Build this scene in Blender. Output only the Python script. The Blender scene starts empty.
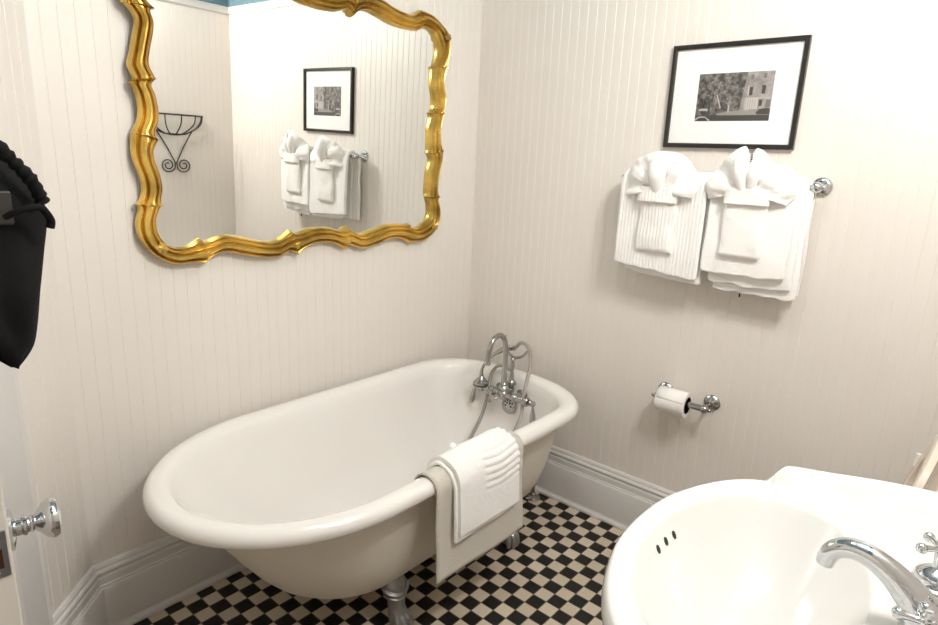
import bpy, math, random
from mathutils import Vector, Matrix, noise
PI = math.pi
random.seed(7)
sc = bpy.context.scene
COL = sc.collection

# ------------------------------------------------------------------ helpers
def tag(o, label=None, cat=None, group=None, kind=None):
    if label: o['label'] = label
    if cat: o['category'] = cat
    if group: o['group'] = group
    if kind: o['kind'] = kind
    return o

def empty(name, loc=(0, 0, 0), rot=(0, 0, 0)):
    o = bpy.data.objects.new(name, None)
    o.empty_display_size = .05
    o.location = loc; o.rotation_euler = rot
    COL.objects.link(o)
    return o

class MB:
    """collects geometry of ONE mesh"""
    def __init__(s): s.v = []; s.f = []; s.m = []
    def add(s, vs, fs, mi=0):
        b = len(s.v); s.v += [tuple(p) for p in vs]
        s.f += [tuple(i + b for i in f) for f in fs]; s.m += [mi] * len(fs)
    def box(s, a, b, mi=0):
        x0, y0, z0 = a; x1, y1, z1 = b
        s.add([(x0, y0, z0), (x1, y0, z0), (x1, y1, z0), (x0, y1, z0), (x0, y0, z1), (x1, y0, z1), (x1, y1, z1), (x0, y1, z1)],
              [(0, 3, 2, 1), (4, 5, 6, 7), (0, 1, 5, 4), (1, 2, 6, 5), (2, 3, 7, 6), (3, 0, 4, 7)], mi)
    def grid(s, rows, closed_u=False, closed_v=False, mi=0, flip=False):
        n = len(rows); m = len(rows[0]); vs = [p for r in rows for p in r]; fs = []
        for i in range(n if closed_v else n - 1):
            for j in range(m if closed_u else m - 1):
                a = i * m + j; b = i * m + (j + 1) % m; c = ((i + 1) % n) * m + (j + 1) % m; d = ((i + 1) % n) * m + j
                fs.append((a, d, c, b) if flip else (a, b, c, d))
        s.add(vs, fs, mi)
    def lathe(s, prof, origin=(0, 0, 0), axis=(0, 0, 1), n=24, mi=0, squash=None):
        """prof: list of (radius, height)"""
        q = Vector((0, 0, 1)).rotation_difference(Vector(axis).normalized()).to_matrix()
        rows = []
        for r, h in prof:
            rows.append([Vector(origin) + q @ Vector((r * math.cos(2 * PI * k / n), r * math.sin(2 * PI * k / n) * (squash or 1), h)) for k in range(n)])
        s.grid(rows, closed_u=True, mi=mi)
        for idx, fl in ((0, True), (-1, False)):
            if prof[idx][0] > 1e-5:
                s.add(rows[idx], [tuple(range(n))[::-1] if fl else tuple(range(n))], mi)
    def tube(s, pts, rad, n=12, mi=0, smooth=0, caps=True):
        pts = [Vector(p) for p in pts]
        if not isinstance(rad, (list, tuple)): rad = [rad] * len(pts)
        if smooth: pts, rad = spline(pts, rad, smooth)
        up = None; rows = []
        for i, p in enumerate(pts):
            t = (pts[min(i + 1, len(pts) - 1)] - pts[max(i - 1, 0)]).normalized()
            if up is None:
                up = Vector((0, 0, 1)) if abs(t.z) < .9 else Vector((1, 0, 0))
            a = (up - t * up.dot(t)).normalized(); up = a; b = t.cross(a)
            rows.append([p + rad[i] * (a * math.cos(2 * PI * k / n) + b * math.sin(2 * PI * k / n)) for k in range(n)])
        s.grid(rows, closed_u=True, mi=mi)
        if caps:
            s.add(rows[0], [tuple(range(n))[::-1]], mi); s.add(rows[-1], [tuple(range(n))], mi)
    def ball(s, c, r, n=16, mi=0, sc3=(1, 1, 1)):
        rows = []
        for i in range(n // 2 + 1):
            th = PI * i / (n // 2)
            rows.append([(c[0] + sc3[0] * r * math.sin(th) * math.cos(2 * PI * k / n), c[1] + sc3[1] * r * math.sin(th) * math.sin(2 * PI * k / n), c[2] - sc3[2] * r * math.cos(th)) for k in range(n)])
        s.grid(rows, closed_u=True, mi=mi)
    def build(s, name, mats, parent=None, smooth=True, angle=40, loc=None, merge=True):
        me = bpy.data.meshes.new(name); me.from_pydata(s.v, [], s.f)
        if not isinstance(mats, (list, tuple)): mats = [mats]
        for m in mats: me.materials.append(m)
        for p, mi in zip(me.polygons, s.m): p.material_index = mi
        import bmesh
        bm = bmesh.new(); bm.from_mesh(me)
        if merge: bmesh.ops.remove_doubles(bm, verts=bm.verts, dist=1e-6)
        bmesh.ops.recalc_face_normals(bm, faces=bm.faces)
        for f in bm.faces: f.smooth = smooth
        if smooth:
            for e in bm.edges:
                if len(e.link_faces) == 2 and e.calc_face_angle(0) > math.radians(angle): e.smooth = False
        bm.to_mesh(me); bm.free()
        o = bpy.data.objects.new(name, me); COL.objects.link(o)
        if parent: o.parent = parent
        if loc: o.location = loc
        return o

def spline(pts, rad, sub):
    out = []; ro = []; n = len(pts)
    for i in range(n - 1):
        p0 = pts[max(i - 1, 0)]; p1 = pts[i]; p2 = pts[i + 1]; p3 = pts[min(i + 2, n - 1)]
        for k in range(sub):
            t = k / sub
            out.append(.5 * ((2 * p1) + (p2 - p0) * t + (2 * p0 - 5 * p1 + 4 * p2 - p3) * t * t + (3 * p1 - p0 - 3 * p2 + p3) * t ** 3))
            ro.append(rad[i] * (1 - t) + rad[i + 1] * t)
    out.append(pts[-1]); ro.append(rad[-1])
    return out, ro

def bevel(o, w, seg=2):
    m = o.modifiers.new('bevel', 'BEVEL'); m.width = w; m.segments = seg; m.limit_method = 'ANGLE'; m.angle_limit = math.radians(35)
    return o
def sstep(a, b, x):
    t = min(1, max(0, (x - a) / (b - a))); return t * t * (3 - 2 * t)

# ------------------------------------------------------------------ materials
def mat(name, col, rough=.5, metal=0, spec=.5, coat=0, sheen=0, sss=0):
    m = bpy.data.materials.new(name); m.use_nodes = True
    b = m.node_tree.nodes['Principled BSDF']
    b.inputs['Base Color'].default_value = (*col, 1); b.inputs['Roughness'].default_value = rough
    b.inputs['Metallic'].default_value = metal; b.inputs['Specular IOR Level'].default_value = spec
    b.inputs['Coat Weight'].default_value = coat
    b.inputs['Sheen Weight'].default_value = sheen
    return m
def N(m, t, **kw):
    n = m.node_tree.nodes.new(t)
    for k, v in kw.items():
        if hasattr(n, k): setattr(n, k, v)
        else: n.inputs[k].default_value = v
    return n
def L(m, a, b): m.node_tree.links.new(a, b)
def B(m): return m.node_tree.nodes['Principled BSDF']
def add_bump(m, scale=200, strength=.2, dist=.001, tex='noise', detail=2):
    tc = N(m, 'ShaderNodeTexCoord')
    n = N(m, 'ShaderNodeTexNoise'); n.inputs['Scale'].default_value = scale; n.inputs['Detail'].default_value = detail
    L(m, tc.outputs['Object'], n.inputs['Vector'])
    b = N(m, 'ShaderNodeBump'); b.inputs['Strength'].default_value = strength; b.inputs['Distance'].default_value = dist
    L(m, n.outputs['Fac'], b.inputs['Height']); L(m, b.outputs['Normal'], B(m).inputs['Normal'])
    return n
def vary(m, c1, c2, scale=5, detail=4, lo=.35, hi=.65):
    tc = N(m, 'ShaderNodeTexCoord'); n = N(m, 'ShaderNodeTexNoise'); n.inputs['Scale'].default_value = scale; n.inputs['Detail'].default_value = detail
    L(m, tc.outputs['Object'], n.inputs['Vector'])
    r = N(m, 'ShaderNodeValToRGB'); r.color_ramp.elements[0].position = lo; r.color_ramp.elements[1].position = hi
    r.color_ramp.elements[0].color = (*c1, 1); r.color_ramp.elements[1].color = (*c2, 1)
    L(m, n.outputs['Fac'], r.inputs['Fac']); L(m, r.outputs['Color'], B(m).inputs['Base Color'])

WALLC = (.76, .70, .63)
M_wall = mat('painted_beadboard', WALLC, .42, spec=.4)
vary(M_wall, (.745, .695, .643), (.765, .715, .663), 3, 3)
M_blue = mat('blue_plaster', (.13, .225, .265), .7); add_bump(M_blue, 60, .15)
M_trim = mat('painted_trim', (.68, .655, .635), .35, spec=.5)
M_ceil = mat('ceiling_paint', (.40, .45, .47), .8)
M_door = mat('door_paint', (.62, .58, .53), .4)
M_enamel = mat('tub_enamel', (.83, .80, .767), .14, spec=.5, coat=.5)
M_tubout = mat('tub_outer_paint', (.72, .66, .56), .4); vary(M_tubout, (.71, .655, .57), (.74, .685, .60), 6)
M_porc = mat('porcelain', (.76, .75, .725), .09, spec=.5, coat=.5)
M_chrome = mat('chrome', (.64, .65, .67), .07, metal=1)
M_nickel = mat('worn_nickel', (.42, .41, .40), .22, metal=1)
M_pewter = mat('grey_cast_iron', (.30, .29, .28), .40, metal=.7); add_bump(M_pewter, 40, .4, .003)
M_dark = mat('dark_hole', (.015, .015, .015), .6)
M_iron = mat('black_iron', (.035, .03, .027), .5, metal=.4)
M_black = mat('black_frame', (.014, .013, .012), .32)
M_matb = mat('mat_board', (.90, .88, .86), .8)
M_paper = mat('tissue_paper', (.88, .85, .82), .9); add_bump(M_paper, 250, .25)
M_card = mat('cardboard', (.45, .36, .27), .9)
M_bag = mat('black_bag_cloth', (.0045, .0045, .005), .8, spec=.18); add_bump(M_bag, 600, .35, .0006)
M_patch = mat('bag_patch', (.022, .018, .016), .45)
M_seat = mat('toilet_seat_cream', (.80, .70, .60), .25, coat=.3)
M_rubber = mat('white_rubber', (.85, .80, .76), .5)
M_brass = mat('old_latch_metal', (.25, .25, .27), .35, metal=.9)
M_gap = mat('latch_bolt', (.06, .025, .015), .4, metal=.5)
M_hall = mat('hall_plaster', (.45, .41, .36), .8)

def towel_mat(name, col, rib=None, ribdir='Y', s=.28, ds=.004):
    m = mat(name, col, .95, spec=.1, sheen=.35)
    tc = N(m, 'ShaderNodeTexCoord')
    n = N(m, 'ShaderNodeTexNoise'); n.inputs['Scale'].default_value = 260; n.inputs['Detail'].default_value = 4
    L(m, tc.outputs['Object'], n.inputs['Vector'])
    n2 = N(m, 'ShaderNodeTexNoise'); n2.inputs['Scale'].default_value = 70
    L(m, tc.outputs['Object'], n2.inputs['Vector'])
    b = N(m, 'ShaderNodeBump'); b.inputs['Strength'].default_value = .6; b.inputs['Distance'].default_value = .0024
    L(m, n.outputs['Fac'], b.inputs['Height'])
    b2 = N(m, 'ShaderNodeBump'); b2.inputs['Strength'].default_value = .35; b2.inputs['Distance'].default_value = .003
    L(m, n2.outputs['Fac'], b2.inputs['Height']); L(m, b.outputs['Normal'], b2.inputs['Normal'])
    last = b2
    if rib:
        w = N(m, 'ShaderNodeTexWave'); w.bands_direction = ribdir; w.inputs['Scale'].default_value = rib
        w.inputs['Distortion'].default_value = .15; w.inputs['Detail'].default_value = 1
        L(m, tc.outputs['Object'], w.inputs['Vector'])
        b3 = N(m, 'ShaderNodeBump'); b3.inputs['Strength'].default_value = s * 2; b3.inputs['Distance'].default_value = ds
        L(m, w.outputs['Fac'], b3.inputs['Height']); L(m, last.outputs['Normal'], b3.inputs['Normal']); last = b3
    L(m, last.outputs['Normal'], B(m).inputs['Normal'])
    return m
WHITE = (.90, .88, .86)
M_tow = towel_mat('white_terry', WHITE)
M_rib = towel_mat('white_ribbed_terry', WHITE, 26, 'Y', .3, .0025)
M_mat = towel_mat('greige_bath_mat', (.60, .555, .49), 30, 'Z', .06, .001)

# gold leaf
M_gold = mat('antique_gold', (.62, .38, .09), .3, metal=.85)
vary(M_gold, (.36, .215, .04), (.80, .56, .15), 9, 8, .30, .6)
_b = N(M_gold, 'ShaderNodeBump'); _n = N(M_gold, 'ShaderNodeTexNoise'); _n.inputs['Scale'].default_value = 45; _n.inputs['Detail'].default_value = 5
_t = N(M_gold, 'ShaderNodeTexCoord'); L(M_gold, _t.outputs['Object'], _n.inputs['Vector']); L(M_gold, _n.outputs['Fac'], _b.inputs['Height'])
_b.inputs['Strength'].default_value = .25; _b.inputs['Distance'].default_value = .003; L(M_gold, _b.outputs['Normal'], B(M_gold).inputs['Normal'])
M_glass = mat('mirror_silver', (.93, .94, .92), .0, metal=1)

# floor: checker tiles aligned to the walls
S = .052
M_floor = mat('checker_tiles', (.5, .5, .5), .3, spec=.35)
def floor_nodes(m):
    g = N(m, 'ShaderNodeNewGeometry'); sep = N(m, 'ShaderNodeSeparateXYZ'); L(m, g.outputs['Position'], sep.inputs[0])
    def mth(op, a, b=None):
        n = N(m, 'ShaderNodeMath'); n.operation = op
        for i, q in enumerate((a, b)):
            if q is None: continue
            if isinstance(q, (int, float)): n.inputs[i].default_value = q
            else: L(m, q, n.inputs[i])
        return n.outputs[0]
    u = mth('ADD', mth('DIVIDE', sep.outputs[0], S), 1.70672 + 200)
    v = mth('ADD', mth('DIVIDE', sep.outputs[1], S), 11.57256 + 200)
    fu = mth('FLOOR', u); fv = mth('FLOOR', v)
    par = mth('MODULO', mth('ADD', fu, fv), 2)
    du = mth('SUBTRACT', .5, mth('ABSOLUTE', mth('SUBTRACT', mth('FRACT', u), .5)))
    dv = mth('SUBTRACT', .5, mth('ABSOLUTE', mth('SUBTRACT', mth('FRACT', v), .5)))
    d = mth('MINIMUM', du, dv)
    grout = mth('LESS_THAN', d, .028)
    cmb = N(m, 'ShaderNodeCombineXYZ'); L(m, fu, cmb.inputs[0]); L(m, fv, cmb.inputs[1])
    wn = N(m, 'ShaderNodeTexWhiteNoise'); wn.noise_dimensions = '3D'; L(m, cmb.outputs[0], wn.inputs['Vector'])
    r1 = N(m, 'ShaderNodeMix', data_type='RGBA'); r1.inputs[6].default_value = (.56, .475, .36, 1); r1.inputs[7].default_value = (.66, .57, .45, 1); L(m, wn.outputs['Value'], r1.inputs[0])
    mx = N(m, 'ShaderNodeMix', data_type='RGBA'); L(m, par, mx.inputs[0]); mx.inputs[7].default_value = (.011, .010, .009, 1); L(m, r1.outputs[2], mx.inputs[6])
    mg = N(m, 'ShaderNodeMix', data_type='RGBA'); L(m, grout, mg.inputs[0]); L(m, mx.outputs[2], mg.inputs[6]); mg.inputs[7].default_value = (.16, .13, .10, 1)
    L(m, mg.outputs[2], B(m).inputs['Base Color'])
    rr = N(m, 'ShaderNodeMix'); L(m, grout, rr.inputs[0]); rr.inputs[2].default_value = .42; rr.inputs[3].default_value = .9
    L(m, rr.outputs[0], B(m).inputs['Roughness'])
    bp = N(m, 'ShaderNodeBump'); bp.inputs['Strength'].default_value = .5; bp.inputs['Distance'].default_value = .002
    hh = mth('MINIMUM', d, .06); L(m, mth('MULTIPLY', hh, 16), bp.inputs['Height']); L(m, bp.outputs['Normal'], B(m).inputs['Normal'])
floor_nodes(M_floor)

# ------------------------------------------------------------------ room shell
ZC, ZB = 2.75, 2.17
D = -2.10
XL = -2.75
def wall(name, p0, p1, inward, phase=0.0, z0=0.0, zt=ZC, bead=True, thick=.1, sp=.0385, zsplit=ZB):
    """vertical wall from p0 to p1 (plan), beadboard up to zsplit and blue plaster above"""
    p0 = Vector((*p0, 0)); p1 = Vector((*p1, 0)); d = (p1 - p0); Ln = d.length; d.normalize(); nn = Vector((*inward, 0)).normalized()
    prof = [(0, 0)]
    if bead:
        x = phase
        while x < Ln - .004:
            if x > .004:
                prof += [(x - .0019, 0), (x - .0005, -.0011), (x + .0005, -.0011), (x + .0019, 0)]
            x += sp
    prof.append((Ln, 0))
    mb = MB()
    rows = []
    if bead:
        for z in (z0, zsplit): rows.append([p0 + d * a + nn * b + Vector((0, 0, z)) for a, b in prof])
        mb.grid(rows, mi=0)
        e = [p0 + nn * -.004, p1 + nn * -.004]
        mb.grid([[q + Vector((0, 0, zsplit)) for q in e], [q + Vector((0, 0, zt)) for q in e]], mi=1)
    else:
        mb.grid([[p0 + Vector((0, 0, z0)), p1 + Vector((0, 0, z0))], [p0 + Vector((0, 0, zt)), p1 + Vector((0, 0, zt))]], mi=1)
    q = [p0 - nn * thick, p1 - nn * thick]
    mb.grid([[a + Vector((0, 0, z0)) for a in q], [a + Vector((0, 0, zt)) for a in q]], mi=1)
    mb.grid([[p0 + Vector((0, 0, z0)), q[0] + Vector((0, 0, z0))], [p0 + Vector((0, 0, zt)), q[0] + Vector((0, 0, zt))]], mi=1)
    mb.grid([[p1 + Vector((0, 0, z0)), q[1] + Vector((0, 0, z0))], [p1 + Vector((0, 0, zt)), q[1] + Vector((0, 0, zt))]], mi=1)
    o = mb.build(name, [M_wall, M_blue], smooth=False)
    return tag(o, kind='structure')

W0 = (-1.665, 0)                       # corner where the angled wall begins
dg = Vector((-1, -1)).normalized()
def on0(d, off=0):                     # point on the angled wall, off = into the room
    return (W0[0] + dg.x * d + off * .7071, W0[1] + dg.y * d - off * .7071)
wall('wall_back', (-1.665, 0), (0, 0), (0, -1), phase=.029)
wall('wall_right', (0, 0), (0, D), (-1, 0), phase=.02)
wall('wall_front', (0, D), (XL, D), (0, 1), phase=.02)
dend = (W0[0] - XL) * math.sqrt(2)
wall('wall_left', W0, on0(.30), (.7071, -.7071), phase=.036)
wall('wall_left_far', on0(1.05), on0(dend), (.7071, -.7071), phase=.03)
o = wall('wall_left_header', on0(.30), on0(1.05), (.7071, -.7071), z0=2.06, phase=.02)
wall('wall_side', (XL, on0(dend)[1]), (XL, D), (1, 0), phase=.02)
# hallway behind the doorway
wall('wall_hall', on0(-.6, -1.1), on0(2.2, -1.1), (.7071, -.7071), bead=False)
wall('wall_hall_end', on0(-.6, -1.1), on0(-.6, -.101), (-.7071, -.7071), bead=False)
wall('wall_hall_side', on0(2.2, -1.1), on0(2.2, -.101), (.7071, .7071), bead=False)
for nm in ('wall_hall', 'wall_hall_end', 'wall_hall_side'):
    for i in (0, 1): bpy.data.objects[nm].data.materials[i] = M_hall
mb = MB(); mb.box((-4.6, -3.2, -.1), (.1, 1.2, 0)); tag(mb.build('floor', M_floor, smooth=False), kind='structure')
mb = MB(); mb.box((-4.6, -3.2, ZC), (.1, 1.2, ZC + .1)); tag(mb.build('ceiling', M_ceil, smooth=False), kind='structure')

def sweep_trim(name, path, prof, inw, material=M_trim):
    """extrude a (offset from wall, height) profile along plan points with mitred normals inw"""
    mb = MB(); rows = []
    for p, n in zip(path, inw):
        rows.append([(p[0] + n[0] * a, p[1] + n[1] * a, z) for a, z in prof])
    mb.grid(rows)
    for r, fl in ((rows[0], 1), (rows[-1], 0)): mb.add(r, [tuple(range(len(r)))])
    o = mb.build(name, material, smooth=True, angle=25)
    return tag(o, kind='structure')
BASE = [(-.002, 0), (.045, 0), (.047, .006), (.044, .014), (.037, .018), (.034, .024), (.034, .150), (.031, .157), (.026, .158), (.026, .163), (.0225, .166), (.021, .186), (.016, .193),
        (.020, .197), (.021, .203), (.018, .208), (.013, .211), (.0125, .218), (.008, .225), (-.002, .226)]
t8 = math.tan(PI / 8)
nb = (0, -1); n0 = (.7071, -.7071)
mc = (t8, -1)                      # mitre normal at the obtuse corner (bisector, scaled)
sweep_trim('baseboard_back', [W0, (0, 0)], BASE, [mc, (-1, -1)])
sweep_trim('baseboard_right', [(0, 0), (0, D)], BASE, [(-1, -1), (-1, 1)])
sweep_trim('baseboard_front', [(0, D), (XL, D)], BASE, [(-1, 1), (0, 1)])
sweep_trim('baseboard_left', [W0, on0(.222)], BASE, [mc, n0])
CAP = [(-.006, ZB - .004), (.006, ZB - .004), (.008, ZB), (.008, ZB + .026), (.012, ZB + .030), (.012, ZB + .036), (-.006, ZB + .036)]
sweep_trim('trim_1', [W0, (0, 0)], CAP, [mc, (-1, -1)])
sweep_trim('trim_2', [(0, 0), (0, D)], CAP, [(-1, -1), (-1, 1)])
sweep_trim('trim_3', [(0, D), (XL, D)], CAP, [(-1, 1), (0, 1)])
sweep_trim('trim_4', [W0, on0(.222)], CAP, [mc, n0])
def casing(name, d0, d1, z0, z1):
    mb = MB(); prof = [(0, 0), (0, .014), (.006, .019), (.014, .016), (d1 - d0 - .012, .016), (d1 - d0, .012), (d1 - d0, 0)]
    rows = []
    for z in (z0, z1):
        r = []
        for a, off in prof:
            x, y = on0(d0 + a, off); r.append((x, y, z))
        rows.append(r)
    mb.grid(rows); mb.add(rows[0], [tuple(range(7))]); mb.add(rows[1], [tuple(range(7))])
    tag(mb.build(name, M_trim, smooth=False), kind='structure')
casing('trim_5', .225, .33, 0, 2.15)
casing('trim_6', 1.02, 1.125, 0, 2.15)
casing('trim_7', .33, 1.02, 2.05, 2.15)
# jamb lining
mb = MB()
for d in (.305, 1.025):
    rows = []
    for z in (0, 2.05):
        rows.append([(*on0(d, .0), z), (*on0(d + .018, .0), z), (*on0(d + .018, -.11), z), (*on0(d, -.11), z)])
    mb.grid(rows, closed_u=True)
tag(mb.build('trim_8', M_trim, smooth=False), kind='structure')

# ------------------------------------------------------------------ door, partly open
H = Vector((-1.905, -.275, 0)); E_ = Vector((-2.0105, -.965, 0))
ddir = (E_ - H).normalized(); dl = (E_ - H).length
ang = math.atan2(ddir.y, ddir.x)
door = empty('door_1', H, (0, 0, ang)); tag(door, kind='structure')
# local: +x from hinge to latch edge; +y local = room side (right)
mb = MB()
w = dl; st = .11
mb.box((.0, -.038, .012), (w, -.002, 2.02))
dleaf = bevel(mb.build('door_leaf', M_door, door, smooth=False), .0025)
mb = MB()
for (z0, z1) in ((.25, .78), (1.08, 1.86)):
    for x0, x1 in ((.11, .31), (.40, .60)):
        for side in (0, 1):
            ya, yb = ((-.003, -.001) if side == 0 else (-.044, -.037))
            fr = [((x0, z0), (x1, z0 + .018)), ((x0, z1 - .018), (x1, z1)), ((x0, z0), (x0 + .018, z1)), ((x1 - .018, z0), (x1, z1))]
            for (a, b), (c, d) in fr: mb.box((a, ya, b), (c, yb, d))
mb.build('panel_moulding', M_door, door, smooth=False)
# knob: profile along +y local
kx, kz = w - .062, .926
mb = MB()
mb.lathe([(.024, 0), (.0285, .001), (.029, .004), (.022, .007), (.012, .009)], (kx, -.002, kz), (0, 1, 0), 32)
rose = mb.build('rosette', M_chrome, door)
mb = MB()
mb.lathe([(.012, .0), (.012, .010), (.014, .012), (.014, .015), (.011, .017), (.0105, .019), (.0125, .0215), (.0125, .0225), (.0105, .0235), (.0125, .027), (.0185, .032), (.0245, .037), (.0275, .042), (.028, .047), (.0255, .0515), (.017, .0545), (0, .0555)],
         (kx, .003, kz), (0, 1, 0), 36)
knob = mb.build('door_knob', M_chrome, door)
mb = MB()
mb.lathe([(.024, 0), (.0285, .001), (.029, .004), (.022, .007), (.011, .009), (.011, .03), (.02, .045), (.0285, .06), (.027, .072), (0, .077)], (kx, -.038, kz), (0, -1, 0), 28)
mb.build('door_knob', M_chrome, door)
mb = MB(); mb.box((w - .0005, -.032, kz - .030), (w + .0022, -.006, kz + .034)); lp = bevel(mb.build('latch_plate', M_brass, door, smooth=False), .001)
mb = MB(); mb.box((w + .0015, -.026, kz - .016), (w + .0035, -.012, kz + .010)); mb.build('latch_bolt', M_gap, lp, smooth=False)
mb = MB()
for zz in (.045, -.065): mb.lathe([(.0035, 0), (.003, .001), (0, .0014)], (w + .002, -.019, kz + zz * .4 + .004), (1, 0, 0), 10)
mb.build('screw', M_chrome, lp)
for zz in (.25, 1.05, 1.8):
    mb = MB(); mb.lathe([(.006, -.045), (.006, .045)], (-.006, .002, zz), (0, 0, 1), 12); mb.build('hinge', M_brass, door)

# ------------------------------------------------------------------ mirror
ST = [(-1.452,1.787,-1.383,1.786,1),(-1.436,1.77,-1.389,1.777,0),(-1.428,1.75,-1.383,1.751,0),(-1.437,1.711,-1.387,1.722,0),(-1.446,1.673,-1.398,1.68,0),(-1.455,1.64,-1.402,1.647,0),(-1.444,1.609,-1.391,1.619,0),(-1.455,1.598,-1.385,1.611,1),(-1.447,1.585,-1.4,1.595,0),(-1.441,1.57,-1.391,1.568,0),(-1.436,1.537,-1.386,1.535,0),(-1.44,1.504,-1.387,1.502,0),(-1.454,1.476,-1.399,1.467,0),(-1.458,1.467,-1.389,1.451,1),(-1.462,1.422,-1.405,1.424,0),(-1.457,1.387,-1.404,1.396,0),(-1.446,1.353,-1.393,1.358,0),(-1.442,1.319,-1.389,1.322,0),(-1.448,1.294,-1.395,1.29,0),(-1.459,1.277,-1.394,1.273,1),(-1.456,1.261,-1.403,1.26,0),(-1.465,1.227,-1.413,1.228,0),(-1.461,1.186,-1.408,1.193,0),(-1.44,1.147,-1.39,1.165,0),(-1.408,1.118,-1.368,1.152,0),(-1.367,1.101,-1.339,1.15,0),(-1.321,1.1,-1.312,1.157,0),(-1.278,1.096,-1.289,1.171,1),(-1.25,1.117,-1.27,1.161,0),(-1.21,1.124,-1.214,1.177,0),(-1.148,1.108,-1.155,1.167,0),(-1.089,1.096,-1.097,1.152,0),(-1.027,1.092,-1.04,1.145,0),(-0.984,1.107,-1.006,1.159,0),(-0.951,1.094,-0.979,1.178,1),(-0.91,1.119,-0.951,1.167,0),(-0.859,1.129,-0.894,1.181,0),(-0.8,1.121,-0.827,1.18,0),(-0.772,1.108,-0.77,1.167,0),(-0.75,1.096,-0.737,1.179,1),(-0.73,1.109,-0.714,1.163,0),(-0.666,1.091,-0.674,1.148,0),(-0.595,1.101,-0.609,1.161,0),(-0.525,1.118,-0.541,1.175,0),(-0.467,1.114,-0.471,1.174,0),(-0.423,1.098,-0.426,1.167,1),(-0.393,1.096,-0.4,1.155,0),(-0.345,1.098,-0.356,1.158,0),(-0.287,1.126,-0.319,1.18,0),(-0.256,1.172,-0.301,1.203,0),(-0.252,1.221,-0.302,1.24,0),(-0.266,1.263,-0.311,1.266,0),(-0.257,1.275,-0.323,1.278,1),(-0.271,1.296,-0.32,1.304,0),(-0.27,1.344,-0.317,1.353,0),(-0.26,1.387,-0.314,1.385,0),(-0.252,1.427,-0.304,1.425,0),(-0.253,1.465,-0.319,1.453,1),(-0.265,1.503,-0.321,1.5,0),(-0.267,1.554,-0.321,1.549,0),(-0.259,1.592,-0.309,1.59,0),(-0.254,1.609,-0.314,1.608,1),(-0.252,1.631,-0.296,1.633,0),(-0.244,1.669,-0.303,1.675,0),(-0.255,1.705,-0.313,1.709,0),(-0.26,1.741,-0.314,1.739,0),(-0.25,1.786,-0.309,1.781,1),(-0.235,1.845,-0.289,1.833,0),(-0.245,1.908,-0.3,1.874,0),(-0.287,1.938,-0.329,1.905,0),(-0.333,1.96,-0.368,1.912,0),(-0.376,1.966,-0.393,1.908,0),(-0.402,1.967,-0.408,1.895,1),(-0.443,1.944,-0.443,1.891,0),(-0.493,1.945,-0.502,1.891,0),(-0.535,1.951,-0.548,1.896,0),(-0.592,1.966,-0.596,1.907,0),(-0.65,1.972,-0.649,1.916,0),(-0.69,1.967,-0.69,1.909,0),(-0.725,1.96,-0.72,1.886,1),(-0.75,1.957,-0.745,1.902,0),(-0.795,1.945,-0.789,1.89,0),(-0.856,1.941,-0.856,1.885,0),(-0.917,1.945,-0.923,1.89,0),(-0.962,1.957,-0.967,1.902,0),(-0.987,1.96,-0.992,1.886,1),(-1.022,1.967,-1.022,1.909,0),(-1.062,1.972,-1.063,1.916,0),(-1.12,1.966,-1.116,1.907,0),(-1.177,1.951,-1.164,1.896,0),(-1.219,1.945,-1.21,1.891,0),(-1.269,1.944,-1.269,1.891,0),(-1.31,1.967,-1.304,1.895,1),(-1.336,1.966,-1.319,1.908,0),(-1.379,1.96,-1.344,1.912,0),(-1.425,1.938,-1.383,1.905,0),(-1.467,1.908,-1.412,1.874,0),(-1.477,1.845,-1.423,1.833,0)]
MO = Vector((-.856, -.009, 1.10))
mir = empty('wall_mirror', MO, (math.radians(1.03), 0, .004))
tag(mir, 'large wall mirror in a scalloped antique gold frame above the bathtub', 'mirror')
n = len(ST); cusps = [i for i, s in enumerate(ST) if s[4]]
stn = []     # (outer, inner, cuspness)
for a, c0 in enumerate(cusps):
    c1 = cusps[(a + 1) % len(cusps)]
    idx = []; i = c0
    while True:
        idx.append(i)
        if i == c1 and len(idx) > 1: break
        i = (i + 1) % n
    ow = [Vector((ST[i][0] - MO.x, 0, ST[i][1] - MO.z)) for i in idx]; iw = [Vector((ST[i][2] - MO.x, 0, ST[i][3] - MO.z)) for i in idx]
    r0 = [0.0] * len(idx)
    so, _ = spline(ow, r0, 6); si, _ = spline(iw, r0, 6)
    m_ = len(so)
    for k in range(m_):
        e0_, e1_ = k, m_ - 1 - k
        sp_ = .006 * (math.exp(-e0_ / 1.0) + math.exp(-e1_ / 1.6))      # the moulding flares to a point at each break
        wc = ((so[0] - si[0]).length if k < m_ / 2 else (so[-1] - si[-1]).length)
        if wc > .070: sp_ *= .12
        w_ = (so[k] - si[k]).normalized() * sp_
        stn.append((so[k] + w_, si[k] - w_, math.exp(-e1_ / 2.2) - .35 * math.exp(-e0_ / 1.5)))
PR = [(0, -.002), (0.0, .014), (.025, .022), (.07, .026), (.12, .024), (.15, .018), (.175, .0155), (.21, .018), (.235, .026), (.30, .034), (.38, .039), (.46, .040), (.53, .036), (.56, .029), (.585, .0255), (.62, .027), (.65, .033), (.71, .0355), (.76, .032), (.79, .024), (.82, .0205), (.85, .0225), (.88, .0245), (.92, .022), (.95, .015), (.98, .009), (1.0, .003), (1.0, -.001)]
mb = MB(); rows = []
for o_, i_, cu in stn:
    r = []
    for t, h in PR:
        p = o_.lerp(i_, t); r.append((p.x, -(h * (1 + .20 * cu)), p.z))
    rows.append(r)
mb.grid(rows, closed_v=True)
frame = mb.build('frame', M_gold, mir, angle=34, merge=False)
mb = MB()
c = Vector((0, 0, .42)); vs = [(c.x, -.002, c.z)]; vsb = []
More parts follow.
